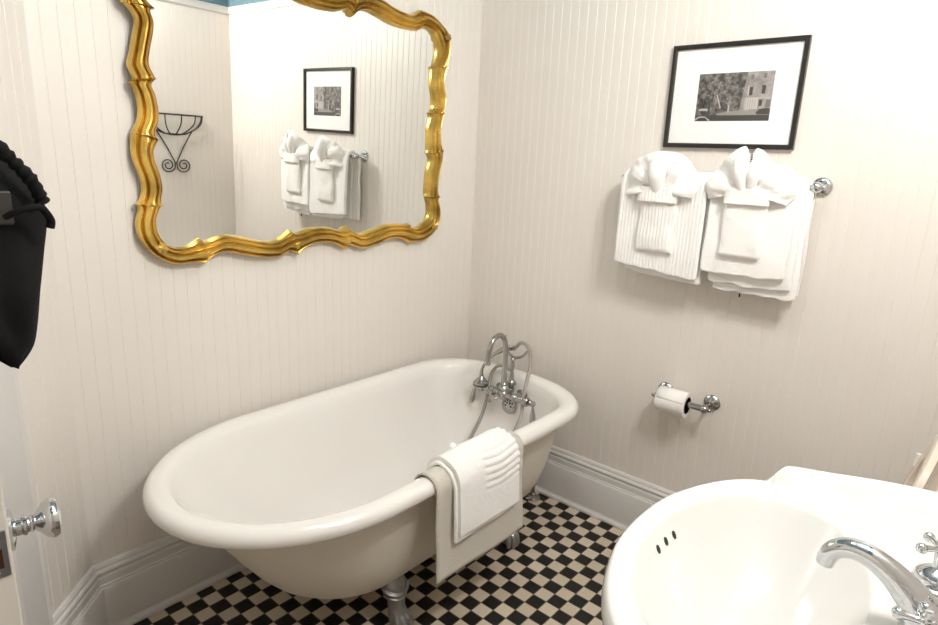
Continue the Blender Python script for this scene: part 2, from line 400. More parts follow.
for o_, i_, cu in stn:
    p = i_.lerp(o_, .22); vs.append((p.x, -.002, p.z))
k = len(vs) - 1
vs = [v for i_, v in enumerate(vs[1:]) if (Vector(v) - Vector(vs[1:][i_ - 1])).length > .0004]
mb.add(vs, [tuple(range(len(vs)))])
glass = mb.build('mirror_glass', M_glass, mir, smooth=False)
mb = MB()
rows = [[(o_.lerp(i_, .1).x, y, o_.lerp(i_, .1).z) for o_, i_, cu in stn] for y in (.002, -.001)]
mb.grid(rows, closed_u=True); mb.add(rows[0], [tuple(range(len(rows[0])))])
mb.build('back_board', M_iron, mir, smooth=False)
for (lx, lz, dirx, dirz) in ((-1.412, 1.155, 1, 1), (-.300, 1.155, -1, 1), (-.270, 1.893, -1, -1), (-1.430, 1.893, 1, -1)):
    mb = MB(); base = Vector((lx - MO.x, -.037, lz - MO.z)); d0 = Vector((dirx, 0, dirz)).normalized()
    for a, ln in ((0, .014), (60, .017), (-60, .017), (120, .017), (-120, .017), (180, .014)):
        ca, sa = math.cos(math.radians(a)), math.sin(math.radians(a))
        d = Vector((d0.x * ca - d0.z * sa, 0, d0.x * sa + d0.z * ca))
        pts = [base + d * ln * t + Vector((0, -.007 * math.sin(PI * t) + .006 * t, 0)) for t in (0, .3, .6, .85, 1)]
        mb.tube(pts, [.004, .0075, .0075, .005, .001], 8)
    mb.ball(base + Vector((0, -.004, 0)), .007, 12)
    mb.build('corner_leaf', M_gold, mir)

# ------------------------------------------------------------------ bathtub
TC = Vector((-.89, -.417, 0))
tub = empty('clawfoot_bathtub', TC); tag(tub, 'cream clawfoot bathtub with rolled rim against the beadboard wall', 'bathtub')
NT = 120
def tub_ring(xl, xr, hw, z, al=.457, ar=.285):
    """xl/xr absolute end positions, hw half width; left end long ellipse, right end shorter"""
    sc_ = hw / .388
    a_l = min(al * sc_, (xr - xl) * .5); a_r = min(ar * max(sc_, .5), (xr - xl) * .45)
    pts = []
    nl, nr, ns = 44, 40, 18
    for k in range(nl): # left half ellipse from top (+y) going left to bottom
        t = PI / 2 + PI * k / nl
        pts.append((xl + a_l + a_l * math.cos(t), hw * math.sin(t)))
    for k in range(ns): pts.append((xl + a_l + (xr - a_r - xl - a_l) * k / ns, -hw))
    for k in range(nr):
        t = -PI / 2 + PI * k / nr
        ct, st_ = math.cos(t), math.sin(t); q = 2 / 2.42
        pts.append((xr - a_r + a_r * abs(ct) ** q, hw * math.copysign(abs(st_) ** q, st_)))
    for k in range(ns): pts.append((xr - a_r - (xr - a_r - xl - a_l) * k / ns, hw))
    return [(x - TC.x, y, z) for x, y in pts]
XL0, XR0, HW = -1.638, -.114, .388
def off(o, z): return tub_ring(XL0 + o, XR0 - o, HW - o, z)
# exterior shell
ext = [(XL0 + .062, XR0 - .058, HW - .058, .540), (XL0 + .100, XR0 - .062, HW - .066, .50), (XL0 + .140, XR0 - .070, HW - .074, .44), (XL0 + .185, XR0 - .080, HW - .086, .37), (XL0 + .225, XR0 - .092, HW - .100, .31),
       (XL0 + .268, XR0 - .108, HW - .120, .25), (XL0 + .312, XR0 - .128, HW - .148, .20), (XL0 + .362, XR0 - .155, HW - .185, .16), (XL0 + .425, XR0 - .195, HW - .235, .132), (XL0 + .52, XR0 - .26, HW - .30, .118), (XL0 + .65, XR0 - .36, .04, .114)]
mb = MB(); rows = [tub_ring(*e) for e in ext]
mb.grid(rows, closed_u=True); mb.add(rows[-1], [tuple(range(len(rows[-1])))])
shell = mb.build('outer_shell', M_tubout, tub, angle=60)
# rim and inner basin in one enamel mesh
roll = []
for a in range(-70, 200, 15):
    r = math.radians(a); roll.append((.026 - .0265 * math.cos(r) * 1.0, .553 + .0265 * math.sin(r)))
rims = [(.058, .537), (.040, .534)] + [(max(0, .0265 - .0265 * math.cos(math.radians(a))), .5535 + .0265 * math.sin(math.radians(a))) for a in range(-65, 95, 16)]
rims += [(.040, .5797), (.052, .577), (.062, .570), (.070, .558)]
rows = [off(o_, z) for o_, z in rims]
inn = [(XL0 + .094, XR0 - .077, HW - .077, .52), (XL0 + .145, XR0 - .085, HW - .088, .45), (XL0 + .205, XR0 - .096, HW - .102, .38), (XL0 + .258, XR0 - .110, HW - .120, .31), (XL0 + .318, XR0 - .130, HW - .146, .25),
       (XL0 + .372, XR0 - .158, HW - .18, .205), (XL0 + .44, XR0 - .195, HW - .222, .176), (XL0 + .53, XR0 - .25, HW - .275, .160), (XL0 + .62, XR0 - .34, .07, .155)]
rows += [tub_ring(*e) for e in inn]
mb = MB(); mb.grid(rows, closed_u=True); mb.add(rows[-1], [tuple(range(len(rows[-1])))])
mb.build('basin', M_enamel, tub, angle=60)
mb = MB(); mb.lathe([(.024, 0), (.03, .002), (.03, .004), (.022, .0045), (.02, .002), (0, .002)], (-.46 - TC.x, 0, .158), (0, 0, 1), 28); dr = mb.build('drain', M_nickel, tub)
# claw feet
def foot(x, y, rz):
    mb = MB()
    ca, sa = math.cos(rz), math.sin(rz)
    P = lambda px, py, pz: (x + px * ca - py * sa, y + px * sa + py * ca, pz)
    # leg: from the shell down and outward (local +x = outward)
    pts = [P(-.028, 0, .172), P(-.016, 0, .160), P(-.004, 0, .142), (P(.004, 0, .115)), P(.006, 0, .08), P(.018, 0, .045), P(.03, 0, .022)]
    mb.tube(pts, [.030, .040, .038, .029, .027, .033, .026], 18, smooth=4)
    for h, r in ((.150, .044), (.130, .037)):
        mb.lathe([(r - .006, -.006), (r + .002, -.003), (r + .003, .001), (r - .006, .006)], P(-.006 if h > .14 else -.003, 0, h), (P(.3, 0, 1)[0] - x, P(.3, 0, 1)[1] - y, 1), 20)
    mb.ball(P(.030, 0, .024), .024, 16)
    for a in (-55, -18, 18, 55):
        r = math.radians(a); dx, dy = math.cos(r), math.sin(r)
        cx, cy = .022, 0
        mb.tube([P(cx - .006, cy + dy * .012, .062), P(cx + dx * .020, cy + dy * .024, .056), P(cx + dx * .034, cy + dy * .032, .034), P(cx + dx * .034, cy + dy * .031, .014), P(cx + dx * .024, cy + dy * .024, .003)], [.012, .012, .011, .009, .004], 8, smooth=3)
    return mb.build('claw_foot', M_pewter, tub)
foot(-1.035 - TC.x, -.212, -PI / 2); foot(-.448 - TC.x, -.190, -PI / 2)
foot(-1.035 - TC.x, .212, PI / 2); foot(-.448 - TC.x, .190, PI / 2)
# little chip of rust below the rim
mb = MB(); mb.ball((-.45 - TC.x, -.321, .49), .003, 8, sc3=(1, .8, 1.6)); mb.build('rust_chip', M_card, tub)

# ------------------------------------------------------------------ tub filler with hand shower
fx, fy = -.256, -.42
fil = empty('tub_filler', (-.2, -.42, .51)); tag(fil, 'nickel gooseneck tub filler with hand shower mounted on the tub end', 'faucet')
def FP(x, y, z): return (x + .2, y + .42, z - .51)
def FPs(l): return [FP(*p) for p in l]
mb = MB()
mb.tube(FPs([(fx, -.535, .508), (fx, -.30, .508)]), .0125, 16)
mb.ball(FP(fx, -.42, .508), .025, 20); mb.ball(FP(fx, -.36, .508), .018, 16); mb.ball(FP(fx, -.475, .508), .018, 16)
mb.lathe([(.016, -.012), (.020, -.006), (.020, .006), (.016, .012)], FP(fx, -.535, .508), (0, 1, 0), 20)
mb.lathe([(.016, -.012), (.020, -.006), (.020, .006), (.016, .012)], FP(fx, -.305, .508), (0, 1, 0), 20)
mb.tube(FPs([(fx, -.42, .508), (fx + .055, -.42, .51)]), .013, 14)
body = mb.build('valve_body', M_nickel, fil)
# wall union arms through the tub end
for yy in (-.365, -.475):
    mb = MB(); mb.tube(FPs([(fx, yy, .508), (-.215, yy, .508), (-.198, yy, .500)]), .0115, 14, smooth=3)
    mb.lathe([(.026, 0), (.027, .003), (.02, .009), (.012, .012)], FP(-.200, yy, .502), (-1, 0, 0), 24)
    mb.build('supply_union', M_nickel, fil)
mb = MB()
neck = [(fx, -.42, .525), (fx, -.42, .60), (fx - .001, -.42, .68), (fx - .006, -.42, .725), (fx - .026, -.42, .758), (fx - .055, -.42, .767), (fx - .088, -.42, .752), (fx - .106, -.42, .718), (fx - .113, -.42, .678)]
mb.tube(FPs(neck), [.0125, .0115, .0105, .0105, .0105, .0105, .0105, .010, .010], 16, smooth=5)
mb.lathe([(.0105, 0), (.0135, .003), (.0135, .010), (.0105, .013)], FP(fx - .114, -.42, .660), (0, 0, 1), 16)
mb.lathe([(.012, 0), (.021, .004), (.024, .012), (.020, .022), (.014, .027), (.016, .032), (.0125, .038)], FP(fx, -.42, .522), (0, 0, 1), 20)
mb.build('gooseneck_spout', M_nickel, fil)
# cradle column
mb = MB()
mb.lathe([(.010, 0), (.020, .003), (.020, .012), (.013, .018), (.0105, .024), (.0085, .06), (.0085, .10), (.012, .112), (.007, .118)], FP(-.203, -.42, .535), (0, 0, 1), 18)
mb.tube(FPs([(-.203, -.42, .51), (-.203, -.42, .54)]), .013, 14)
mb.tube(FPs([(-.203, -.355, .745), (-.203, -.366, .712), (-.203, -.385, .675), (-.203, -.42, .655), (-.203, -.46, .665), (-.203, -.485, .69), (-.203, -.498, .712)]), [.003, .0045, .0055, .006, .0055, .0045, .003], 10, smooth=5)
mb.tube(FPs([(-.203, -.366, .712), (-.203, -.378, .738)]), [.0045, .003], 10)
mb.build('hand_shower_cradle', M_nickel, fil)
# hand shower: lies along the cradle, head hanging to the left
hs = MB()
hs.tube(FPs([(-.215, -.435, .700), (-.222, -.395, .690), (-.232, -.36, .668)]), [.010, .0125, .010], 14, smooth=3)
hs.tube(FPs([(-.232, -.36, .668), (-.242, -.335, .645), (-.25, -.315, .618), (-.255, -.302, .585), (-.256, -.300, .556)]), [.008, .0065, .006, .006, .009], 12, smooth=4)
hand = hs.build('hand_shower', M_nickel, fil)
mb = MB(); mb.lathe([(.008, .040), (.011, .030), (.022, .018), (.033, .008), (.034, 0), (.030, -.001), (0, .002)], FP(-.256, -.300, .520), (.05, 0, 1), 28); mb.build('shower_head', M_nickel, hand)
mb = MB(); mb.lathe([(.0335, 0), (.0335, -.006), (.029, -.008), (0, -.006)], FP(-.256, -.300, .520), (.05, 0, 1), 28); mb.build('spray_face', M_iron, hand)
# hose
M_hose = mat('ribbed_hose', (.42, .39, .36), .35, metal=.8)
_w = N(M_hose, 'ShaderNodeTexWave'); _w.bands_direction = 'Z'; _w.inputs['Scale'].default_value = 110
_t = N(M_hose, 'ShaderNodeTexCoord'); L(M_hose, _t.outputs['Object'], _w.inputs['Vector']); _b = N(M_hose, 'ShaderNodeBump'); _b.inputs['Strength'].default_value = .5; _b.inputs['Distance'].default_value = .002
L(M_hose, _w.outputs['Fac'], _b.inputs['Height']); L(M_hose, _b.outputs['Normal'], B(M_hose).inputs['Normal'])
mb = MB()
hose = [(-.213, -.437, .702), (-.208, -.455, .724), (-.210, -.485, .724), (-.220, -.512, .702), (-.232, -.527, .655), (-.242, -.524, .60), (-.252, -.517, .52), (-.262, -.515, .43), (-.30, -.49, .34), (-.37, -.43, .25), (-.42, -.37, .215),
        (-.40, -.325, .24), (-.33, -.318, .30), (-.265, -.318, .38), (-.235, -.320, .46), (-.220, -.322, .55), (-.210, -.338, .59), (-.205, -.362, .604), (-.203, -.39, .602), (-.203, -.41, .596)]
mb.tube(FPs(hose), .0075, 12, smooth=6)
mb.build('shower_hose', M_hose, fil)
def lever(y, tilt):
    mb = MB()
    mb.lathe([(.0105, 0), (.0125, .006), (.009, .014), (.006, .02)], FP(fx, y, .508), (0, -1 if y < -.42 else 1, 0), 16)
    s_ = -1 if y < -.42 else 1
    yb = y + s_ * .018
    mb.ball(FP(fx, yb, .508), .0115, 14)
    mb.tube(FPs([(fx, yb, .505), (fx, yb + tilt * .2, .492), (fx, yb + tilt * .5, .478), (fx, yb + tilt * .8, .455), (fx, yb + tilt, .432), (fx, yb + tilt, .420)]), [.0065, .005, .0075, .0115, .012, .005], 14, smooth=4)
    mb.build('lever_handle', M_nickel, fil)
lever(-.550, -.004); lever(-.292, .020)
mb = MB()
cx = FP(fx - .03, -.385, .505)
mb.tube([(cx[0] + .03, cx[1], cx[2]), (cx[0] - .008, cx[1], cx[2])], .007, 12)
for a in (10, 100, 190, 280):
    r = math.radians(a); d = Vector((0, math.cos(r), math.sin(r)))
    c0 = Vector(cx) + Vector((-.008, 0, 0)); mb.tube([c0, c0 + d * .02, c0 + d * .028], [.0045, .0045, .006], 10); mb.ball(c0 + d * .03, .007, 12)
mb.build('diverter_handle', M_nickel, fil)
# overflow grille on the basin wall
mb = MB(); mb.lathe([(.036, 0), (.037, .003), (.033, .007), (.012, .009), (0, .0095)], (-.2085 + .2, 0, .445 - .51), (-1, 0, .10), 32)
ov = mb.build('overflow_plate', M_nickel, fil)
mb = MB()
for r_, k_ in ((.024, 10), (.014, 6)):
    for k in range(k_):
        a = 2 * PI * k / k_; h = .0086 - .002 * (r_ > .02)
        mb.lathe([(.0042, 0), (.0042, .0012), (0, .0013)], (-.0085 - h, r_ * math.cos(a), -.065 + r_ * math.sin(a) - .0005), (-1, 0, .10), 8)
mb.build('overflow_hole', M_dark, ov)
# supply pipes outside the tub end, to the floor
for k, yy in enumerate((-.475, -.365)):
    sp_ = empty('supply_pipe', (-.098, yy - .02, 0)); tag(sp_, ('vertical supply pipe with round floor flange behind the tub end, nearer the camera', 'vertical supply pipe with floor flange behind the tub end, nearer the back wall')[k], 'pipe', 'tub supply pipes')
    mb = MB(); mb.tube([(0, 0, .0), (0, 0, .46), (-.02, .01, .495), (-.085, .02, .500)], .009, 14, smooth=4); mb.build('pipe', M_nickel, sp_)
    mb = MB(); mb.lathe([(.034, 0), (.034, .004), (.024, .010), (.014, .014), (.013, .022), (.009, .026)], (0, 0, 0), (0, 0, 1), 28); mb.build('floor_flange', M_nickel, sp_)
    mb = MB(); mb.lathe([(.012, -.012), (.014, -.008), (.014, .008), (.012, .012)], (0, 0, .075), (0, 0, 1), 16); mb.tube([(0, 0, .075), (-.03, 0, .075)], .006, 10); mb.ball((-.036, 0, .075), .012, 12, sc3=(.5, 1, 1.6)); mb.build('stop_valve', M_nickel, sp_)

# ------------------------------------------------------------------ cloth draping
def drape(path, e0, e1, place, nx=40, wav=None, name='cloth', material=None, parent=None, thick=.008, sub=4, edge=None):
    """path: 2D points; extruded from e0 to e1; place(a, b, e) -> world"""
    P = [Vector((a, b, 0)) for a, b in path]; sp_, _ = spline(P, [0] * len(P), sub)
    # arc length
    s = [0]
    for i in range(1, len(sp_)): s.append(s[-1] + (sp_[i] - sp_[i - 1]).length)
    rows = []
    for i, p in enumerate(sp_):
        t = (sp_[min(i + 1, len(sp_) - 1)] - sp_[max(i - 1, 0)]).normalized(); nrm = Vector((-t.y, t.x, 0))
        r = []
        for j in range(nx + 1):
            u = j / nx
            e = e0 + (e1 - e0) * u
            d = wav(u, s[i], s[-1]) if wav else 0
            ee = edge(u, s[i], s[-1]) if edge else (0, 0)
            q = p + nrm * d + t * ee[1]
            r.append(place(q.x, q.y, e + ee[0]))
        rows.append(r)
    mb = MB(); mb.grid(rows)
    o = mb.build(name, material, parent, angle=80)
    so = o.modifiers.new('thick', 'SOLIDIFY'); so.thickness = thick; so.offset = 0
    if thick > .006:
        bv = o.modifiers.new('round', 'BEVEL'); bv.width = thick * .42; bv.segments = 3; bv.limit_method = 'ANGLE'; bv.angle_limit = math.radians(60)
    return o
def nz(x, y, z=0, s=1): return noise.noise(Vector((x * s, y * s, z)))

# bath mat on the front rim (path in (y,z) from inside over the rim to the outside)
yo = TC.y - HW      # outermost rim y = -.815
mpath = [(yo + .088, .470), (yo + .083, .52), (yo + .074, .562), (yo + .055, .583), (yo + .03, .588), (yo + .006, .578), (yo - .008, .553), (yo - .010, .50), (yo - .014, .42), (yo - .020, .35), (yo - .026, .275)]
def mwav(u, s, T): return .003 * nz(u * 3, s * 5, 1.3) + .006 * sstep(.2, .5, s) * math.sin(u * 5 + 1) * .5
def medge(u, s, T): return (.004 * nz(s * 8, 2.2), 0)
bm_ = drape(mpath, -1.062, -.664, lambda a, b, e: (e, a, b), 30, mwav, 'bath_mat', M_mat, None, .005, 5, medge)
tag(bm_, 'thin greige bath mat draped over the front rim of the tub', 'bath mat')
# hand towel on top, folded with dobby ridges
tp = [(yo + .098, .520), (yo + .092, .553), (yo + .078, .590), (yo + .050, .611), (yo + .022, .611), (yo - .010, .597), (yo - .030, .563), (yo - .036, .51), (yo - .040, .46), (yo - .043, .405)]
def twav(u, s, T):
    rid = sstep(.36, .46, u) * sstep(.055, .085, s) * (1 - sstep(.265, .29, s))
    return -.0026 * rid * math.sin(2 * PI * (s + .006 * math.sin(u * 7)) / .0215) + .003 * nz(u * 4, s * 9, 4.1)
def tedge(u, s, T): return (.004 * nz(s * 14, 5.5) - (.02 * sstep(.0, .12, s) - .02) * (1 if u > .5 else 0) * 0, 0)
tw = empty('hand_towel', (-.87, yo, .60)); tag(tw, 'folded white towel with wavy raised ridges hanging over the greige mat on the tub rim', 'towel')
def pl(a, b, e): return (e + .87, a - yo, b - .60)
drape(tp, -.996, -.722, pl, 90, twav, 'top_layer', M_tow, tw, .012, 10, tedge)
tp2 = [(a + (.010 if a < yo + .03 else -.004 if a > yo + .07 else 0), b - .012 - (.012 if b < .42 else 0)) for a, b in tp]
drape(tp2, -1.004, -.727, pl, 40, lambda u, s, T: .002 * nz(u * 4, s * 9, 8.1), 'under_layer', M_tow, tw, .011, 6, tedge)

# ------------------------------------------------------------------ towel bar with towels on wall_right
XB, ZBAR = -.07, 1.397
bar = empty('towel_bar', (0, -1.09, ZBAR)); tag(bar, 'chrome towel bar on the right wall holding the white towels', 'towel bar')
mb = MB(); mb.tube([(XB, .31, 0), (XB, -.31, 0)], .008, 16); mb.build('rail', M_chrome, bar)
for s_ in (1, -1):
    mb = MB(); yy = s_ * .306
    mb.lathe([(.029, 0), (.030, .003), (.027, .008), (.022, .010), (.020, .014), (.012, .018), (.0085, .024), (.0085, .045), (.011, .05)], (-.0005, yy, 0), (-1, 0, 0), 32)
    mb.ball((XB, yy, 0), .0165, 20); mb.ball((XB, yy + s_ * .018, 0), .008, 14)
    mb.build('wall_post', M_chrome, bar)
def hang(name, parent, y0, y1, xf, xb, zf0, zf1, zb, material, thick, ztop=.0, seed=0, nx=36, amp=.004, xtop=0):
    """layer over the bar; front bottom z runs zf0..zf1 from y0 to y1"""
    zm = (zf0 + zf1) / 2; top = ZBAR + .014 + ztop
    path = [(xf - .004, zm), (xf - .006, zm + .06), (xf - .003, zm + .16), (xf, top - .07), (xf + .006, top - .025), (xf + .022, top - .006), (XB - .004, top), (XB + .018, top - .012), (xb - .006, top - .035), (xb, top - .09), (xb, (top + zb) / 2), (xb, zb)]
    def place(a, b, e):
        u = (e - y0) / (y1 - y0); k = sstep(top - .05, zm, b) if False else max(0, min(1, (top - b) / (top - zm)))
        dz = (zf0 + (zf1 - zf0) * u - zm) * k if a < XB else 0
        return (a, e - (-1.09), b + dz - ZBAR)
    def wv(u, s, T): return amp * nz(u * 3.2, s * 6, seed) + amp * .4 * nz(u * 9, s * 12, seed + 3)
    def eg(u, s, T): return (.006 * nz(s * 9, seed + 5) * (1 if abs(u - .5) > .3 else .3), .007 * nz(u * 5, seed + 8) * (1 - sstep(0, .05, s)) - .006 * math.exp(-((.5 - abs(u - .5)) / .05)) * (-1) * (1 - sstep(0, .03, s)))
    return drape(path, y0, y1, place, nx, wv, name, material, parent, thick, 5, eg)
def towel_root(name, label, cat, group=None):
    r = empty(name, (0, -1.09, ZBAR)); tag(r, label, cat, group); return r
t1 = towel_root('bath_towel', 'ribbed white bath towel on the bar, nearer the corner with the gold mirror wall', 'towel')
hang('front_fold', t1, -.785, -1.092, -.113, -.026, 1.094, 1.068, 1.062, M_rib, .016, .006, 1)
hang('under_fold', t1, -.842, -1.098, -.090, -.034, 1.068, 1.052, 1.07, M_tow, .012, -.003, 2)
t2 = towel_root('bath_towel', 'plain white bath towel on the bar, at the end with the exposed chrome post', 'towel')
hang('front_fold', t2, -1.104, -1.362, -.116, -.026, 1.104, 1.112, 1.075, M_tow, .017, .007, 7)
hang('under_fold', t2, -1.124, -1.378, -.094, -.034, 1.075, 1.078, 1.06, M_tow, .011, -.001, 9)
t3 = towel_root('hand_towel', 'white towel layered lowest beneath the right-hand bath towel, its edge showing below', 'towel')
hang('fold', t3, -1.138, -1.392, -.078, -.044, 1.048, 1.05, 1.06, M_tow, .007, -.005, 12)
mb = MB(); mb.box((-.083, -.155 + .02, 1.034 - ZBAR), (-.080, -.140 + .0, 1.046 - ZBAR)); mb.build('care_tag', M_iron, t3, smooth=False)

def bow_towel(label, y0, y1, zt, zb, zband0, zband1, fan, xo, seed, material, group, peaks):
    """folded washcloth: pouch + band + pleated fan rising out of the band"""
    r = towel_root('washcloth', label, 'washcloth', group)
    yc = (y0 + y1) / 2; hw = abs(y1 - y0) / 2
    def puff(name, ya, yb, za, zb_, xf, dep, flare=0):
        mb = MB(); nu, nv = 26, 30; rows = []
        for i in range(nv + 1):
            v = i / nv; z = za + (zb_ - za) * v; row = []
            ro = []
            for j in range(2 * nu):
                a = 2 * PI * j / (2 * nu); ca, sa = math.cos(a), math.sin(a)
                ex = 2 / 5.0
                py = math.copysign(abs(ca) ** ex, ca); px = math.copysign(abs(sa) ** .8, sa)
                wfac = 1 + flare * (v - .5)
                end = min(1, (min(v, 1 - v) / .07)) ** .5
                yy = (ya + yb) / 2 + py * (abs(yb - ya) / 2) * wfac * (.94 + .06 * end) + .008 * nz(z * 16, seed)
                xx = xf - dep * px * (.35 + .65 * end) - .006 * nz(yy * 24, z * 18, seed)
                row.append((xx, yy + 1.09, z - ZBAR))
            rows.append(row)
        mb.grid(rows, closed_u=True); mb.add(rows[0], [tuple(range(2 * nu))]); mb.add(rows[-1], [tuple(range(2 * nu))])
        return mb.build(name, material, r, angle=70)
    puff('pouch', y0, y1, zb, zband0 + .006, xo - .006, .013, -.04)
    puff('band', y0 + .004, y1 - .004, zband0, zband1 + .006, xo - .014, .021)
    # fan
    mb = MB(); nr_, na = 14, 120; fan_c = Vector((yc, zband1 - .006))
    ang = [math.atan2(-(p[0] - fan_c.x), p[1] - fan_c.y) for p in fan]; rad_ = [math.hypot(p[0] - fan_c.x, p[1] - fan_c.y) for p in fan]
    rows = []
    for i in range(nr_ + 1):
        q = .10 + .90 * i / nr_; row = []
        for j in range(na + 1):
            a = ang[0] + (ang[-1] - ang[0]) * j / na
            k = 0
            while k < len(ang) - 2 and a > ang[k + 1]: k += 1
            f = (a - ang[k]) / (ang[k + 1] - ang[k]); f = max(0, min(1, f)); f = f * f * (3 - 2 * f)
            R_ = rad_[k] * (1 - f) + rad_[k + 1] * f
            an = j / na
            pl_ = math.sin(an * 2 * PI * 4.2 + seed + 1.2 * nz(q * 2, an * 3, seed)) * .009 * (1.25 - .85 * q) + .013 * math.sin(an * 2 * PI * 1.5 + seed * 2) * q + .012 * nz(an * 6, q * 3.5, seed) + .004 * nz(an * 22, q * 5, seed + 2)
            bulge = .027 * math.sin(PI * min(1, q * .95)) * sstep(.05, .55, q) + .006
            wing = .012 * abs(math.sin(a)) * q
            dr = R_ * q
            yy = fan_c.x - math.sin(a) * dr; zz = fan_c.y + math.cos(a) * dr
            row.append((xo - bulge - pl_ + wing, yy + 1.09, zz - ZBAR))
        rows.append(row)
    mb.grid(rows)
    o = mb.build('fan', M_tow, r, angle=80)
    so = o.modifiers.new('t', 'SOLIDIFY'); so.thickness = .006; so.offset = 0
    bv = o.modifiers.new('r', 'BEVEL'); bv.width = .0025; bv.segments = 2; bv.limit_method = 'ANGLE'; bv.angle_limit = math.radians(60)
    # puffed centre fold
    mb = MB()
    for (py, h, wd) in peaks:
        mb.tube([(xo - .016, yc + py * .5 + 1.09, zband1 - .012 - ZBAR), (xo - .034, yc + py * .8 + 1.09, zband1 + h * .45 - ZBAR), (xo - .030, yc + py + 1.09, zband1 + h * .85 - ZBAR), (xo - .018, yc + py * 1.1 + 1.09, zband1 + h - ZBAR)], [wd * .55, wd, wd * .9, wd * .35], 16, smooth=5)
    mb.build('centre_fold', M_tow, r)
    return r
F1 = [(-.812, 1.335), (-.808, 1.348), (-.802, 1.392), (-.850, 1.458), (-.895, 1.476), (-.939, 1.486), (-1.001, 1.474), (-1.041, 1.437), (-1.066, 1.397), (-1.056, 1.342)]
F2 = [(-1.100, 1.343), (-1.092, 1.395), (-1.120, 1.443), (-1.157, 1.477), (-1.202, 1.507), (-1.222, 1.464), (-1.236, 1.502), (-1.285, 1.460), (-1.330, 1.448), (-1.362, 1.385), (-1.338, 1.341)]
bow_towel('ribbed white washcloth folded into a shell bow, on the ribbed towel', -.872, -1.002, 0, 1.150, 1.318, 1.366, F1, -.128, 2.0, M_rib, None, [(.006, .10, .030)])
bow_towel('white washcloth bow with two upright peaks and a dark tag, on the plain towel', -1.160, -1.288, 0, 1.168, 1.332, 1.378, F2, -.132, 5.0, M_tow, None, [(.028, .105, .022), (-.020, .10, .018)])
mb = MB()
for k in range(4): mb.box((-.170, -.142, 1.462 + k * .006 - ZBAR), (-.1685, -.136, 1.466 + k * .006 - ZBAR))
ct = mb.build('care_tag', M_iron, bpy.data.objects['washcloth.001'], smooth=False)

# ------------------------------------------------------------------ framed photograph
pf = empty('framed_photograph', (0, -1.0880, 1.6705)); tag(pf, 'black framed black-and-white street photograph hung above the towels', 'picture')
y0, y1, z0, z1 = -.2115, .2115, -.1655, .1655
mb = MB(); prof = [(0, -.001), (0, -.017), (.002, -.019), (.0115, -.019), (.0145, -.016), (.0145, -.006)]
cor = [(y0, z0, 1, 1), (y1, z0, -1, 1), (y1, z1, -1, -1), (y0, z1, 1, -1)]
rows = [[(x, y + a * sy, z + a * sz) for a, x in prof] for y, z, sy, sz in cor]
mb.grid(rows, closed_v=True); mb.build('frame', M_black, pf, smooth=False)
mb = MB(); mb.box((-.008, y0 + .010, z0 + .010), (-.002, y1 - .010, z1 - .010)); mb.build('mat_board', M_matb, pf, smooth=False)
# print
M_tree = mat('photo_foliage', (.1, .1, .1), .5); vary(M_tree, (.03, .027, .025), (.30, .275, .255), 75, 8, .40, .72)
M_bldg = mat('photo_building', (.3, .28, .26), .5); vary(M_bldg, (.22, .20, .185), (.38, .35, .33), 60, 5)
M_g1 = mat('photo_dark', (.035, .032, .03), .5); M_g2 = mat('photo_grey', (.16, .145, .135), .5); M_g3 = mat('photo_light', (.5, .46, .43), .5); M_g4 = mat('photo_street', (.28, .26, .24), .5)
mb = MB()
# image spans y -0.1255..0.1125 local (right is -y), z -.078..+.072 ; u 0..1 left-right, v 0..1 bottom-top
def Q(u0, v0, u1, v1, mi, lay):
    ya, yb = .1125 - .238 * u0, .1125 - .238 * u1; za, zb = -.0785 + .150 * v0, -.0785 + .150 * v1
    x = -.0082 - .00015 * lay
    mb.add([(x, ya, za), (x, yb, za), (x, yb, zb), (x, ya, zb)], [(0, 1, 2, 3)], mi)
def PG(uv, mi, lay):
    x = -.0082 - .00015 * lay
    mb.add([(x, .1125 - .238 * u, -.0785 + .150 * v) for u, v in uv], [tuple(range(len(uv)))], mi)
Q(0, 0, 1, 1, 0, 0)
PG([(.60, .20), (1, .18), (1, 1), (.66, 1), (.63, .7)], 1, 1)
for a, b in ((.70, .52), (.86, .55)): Q(a, b, a + .045, b + .17, 2, 2)
for a, b in ((.70, .84), (.86, .86)): Q(a, b, a + .04, b + .10, 3, 2)
Q(.66, .24, .83, .46, 4, 2); Q(.68, .52, .70, .70, 4, 2); Q(.665, .46, .97, .475, 4, 2)
Q(.84, .30, .885, .43, 2, 2); Q(.93, .27, .99, .43, 3, 2)
for k in range(5): Q(.67 + .03 * k, .25, .674 + .03 * k, .45, 3, 3)
Q(0, .0, 1, .12, 2, 2); PG([(.25, .12), (1, .12), (1, .17), (.6, .22), (.45, .2), (.3, .16)], 5, 3)
PG([(.82, .17), (.86, .24), (.95, .26), (1, .25), (1, .13), (.84, .13)], 2, 4)
PG([(.22, .10), (.25, .14), (.30, .14), (.34, .09), (.30, .05), (.24, .05)], 2, 5)
PG([(.0, .04), (.06, .10), (.14, .10), (.22, .02), (.20, .0), (.15, .07), (.07, .07), (0, .01)], 4, 5)
PG([(.27, .55), (.285, .55), (.35, .28), (.335, .26)], 4, 3); Q(.445, .18, .465, .33, 4, 4)
PG([(.03, .24), (.08, .27), (.17, .26), (.18, .22), (.05, .22)], 4, 3); Q(.17, .13, .20, .45, 2, 3)
random.seed(3)
for k in range(60):
    u = random.random() * .62; v = .35 + random.random() * .6; w_ = .006 + random.random() * .012
    PG([(u, v), (u + w_, v + w_ * .8), (u + w_ * .4, v + w_ * 2)], 3 if k % 3 else 4, 3)
mb.build('photo_print', [M_tree, M_bldg, M_g1, M_g2, M_g3, M_g4], pf, smooth=False, merge=False)
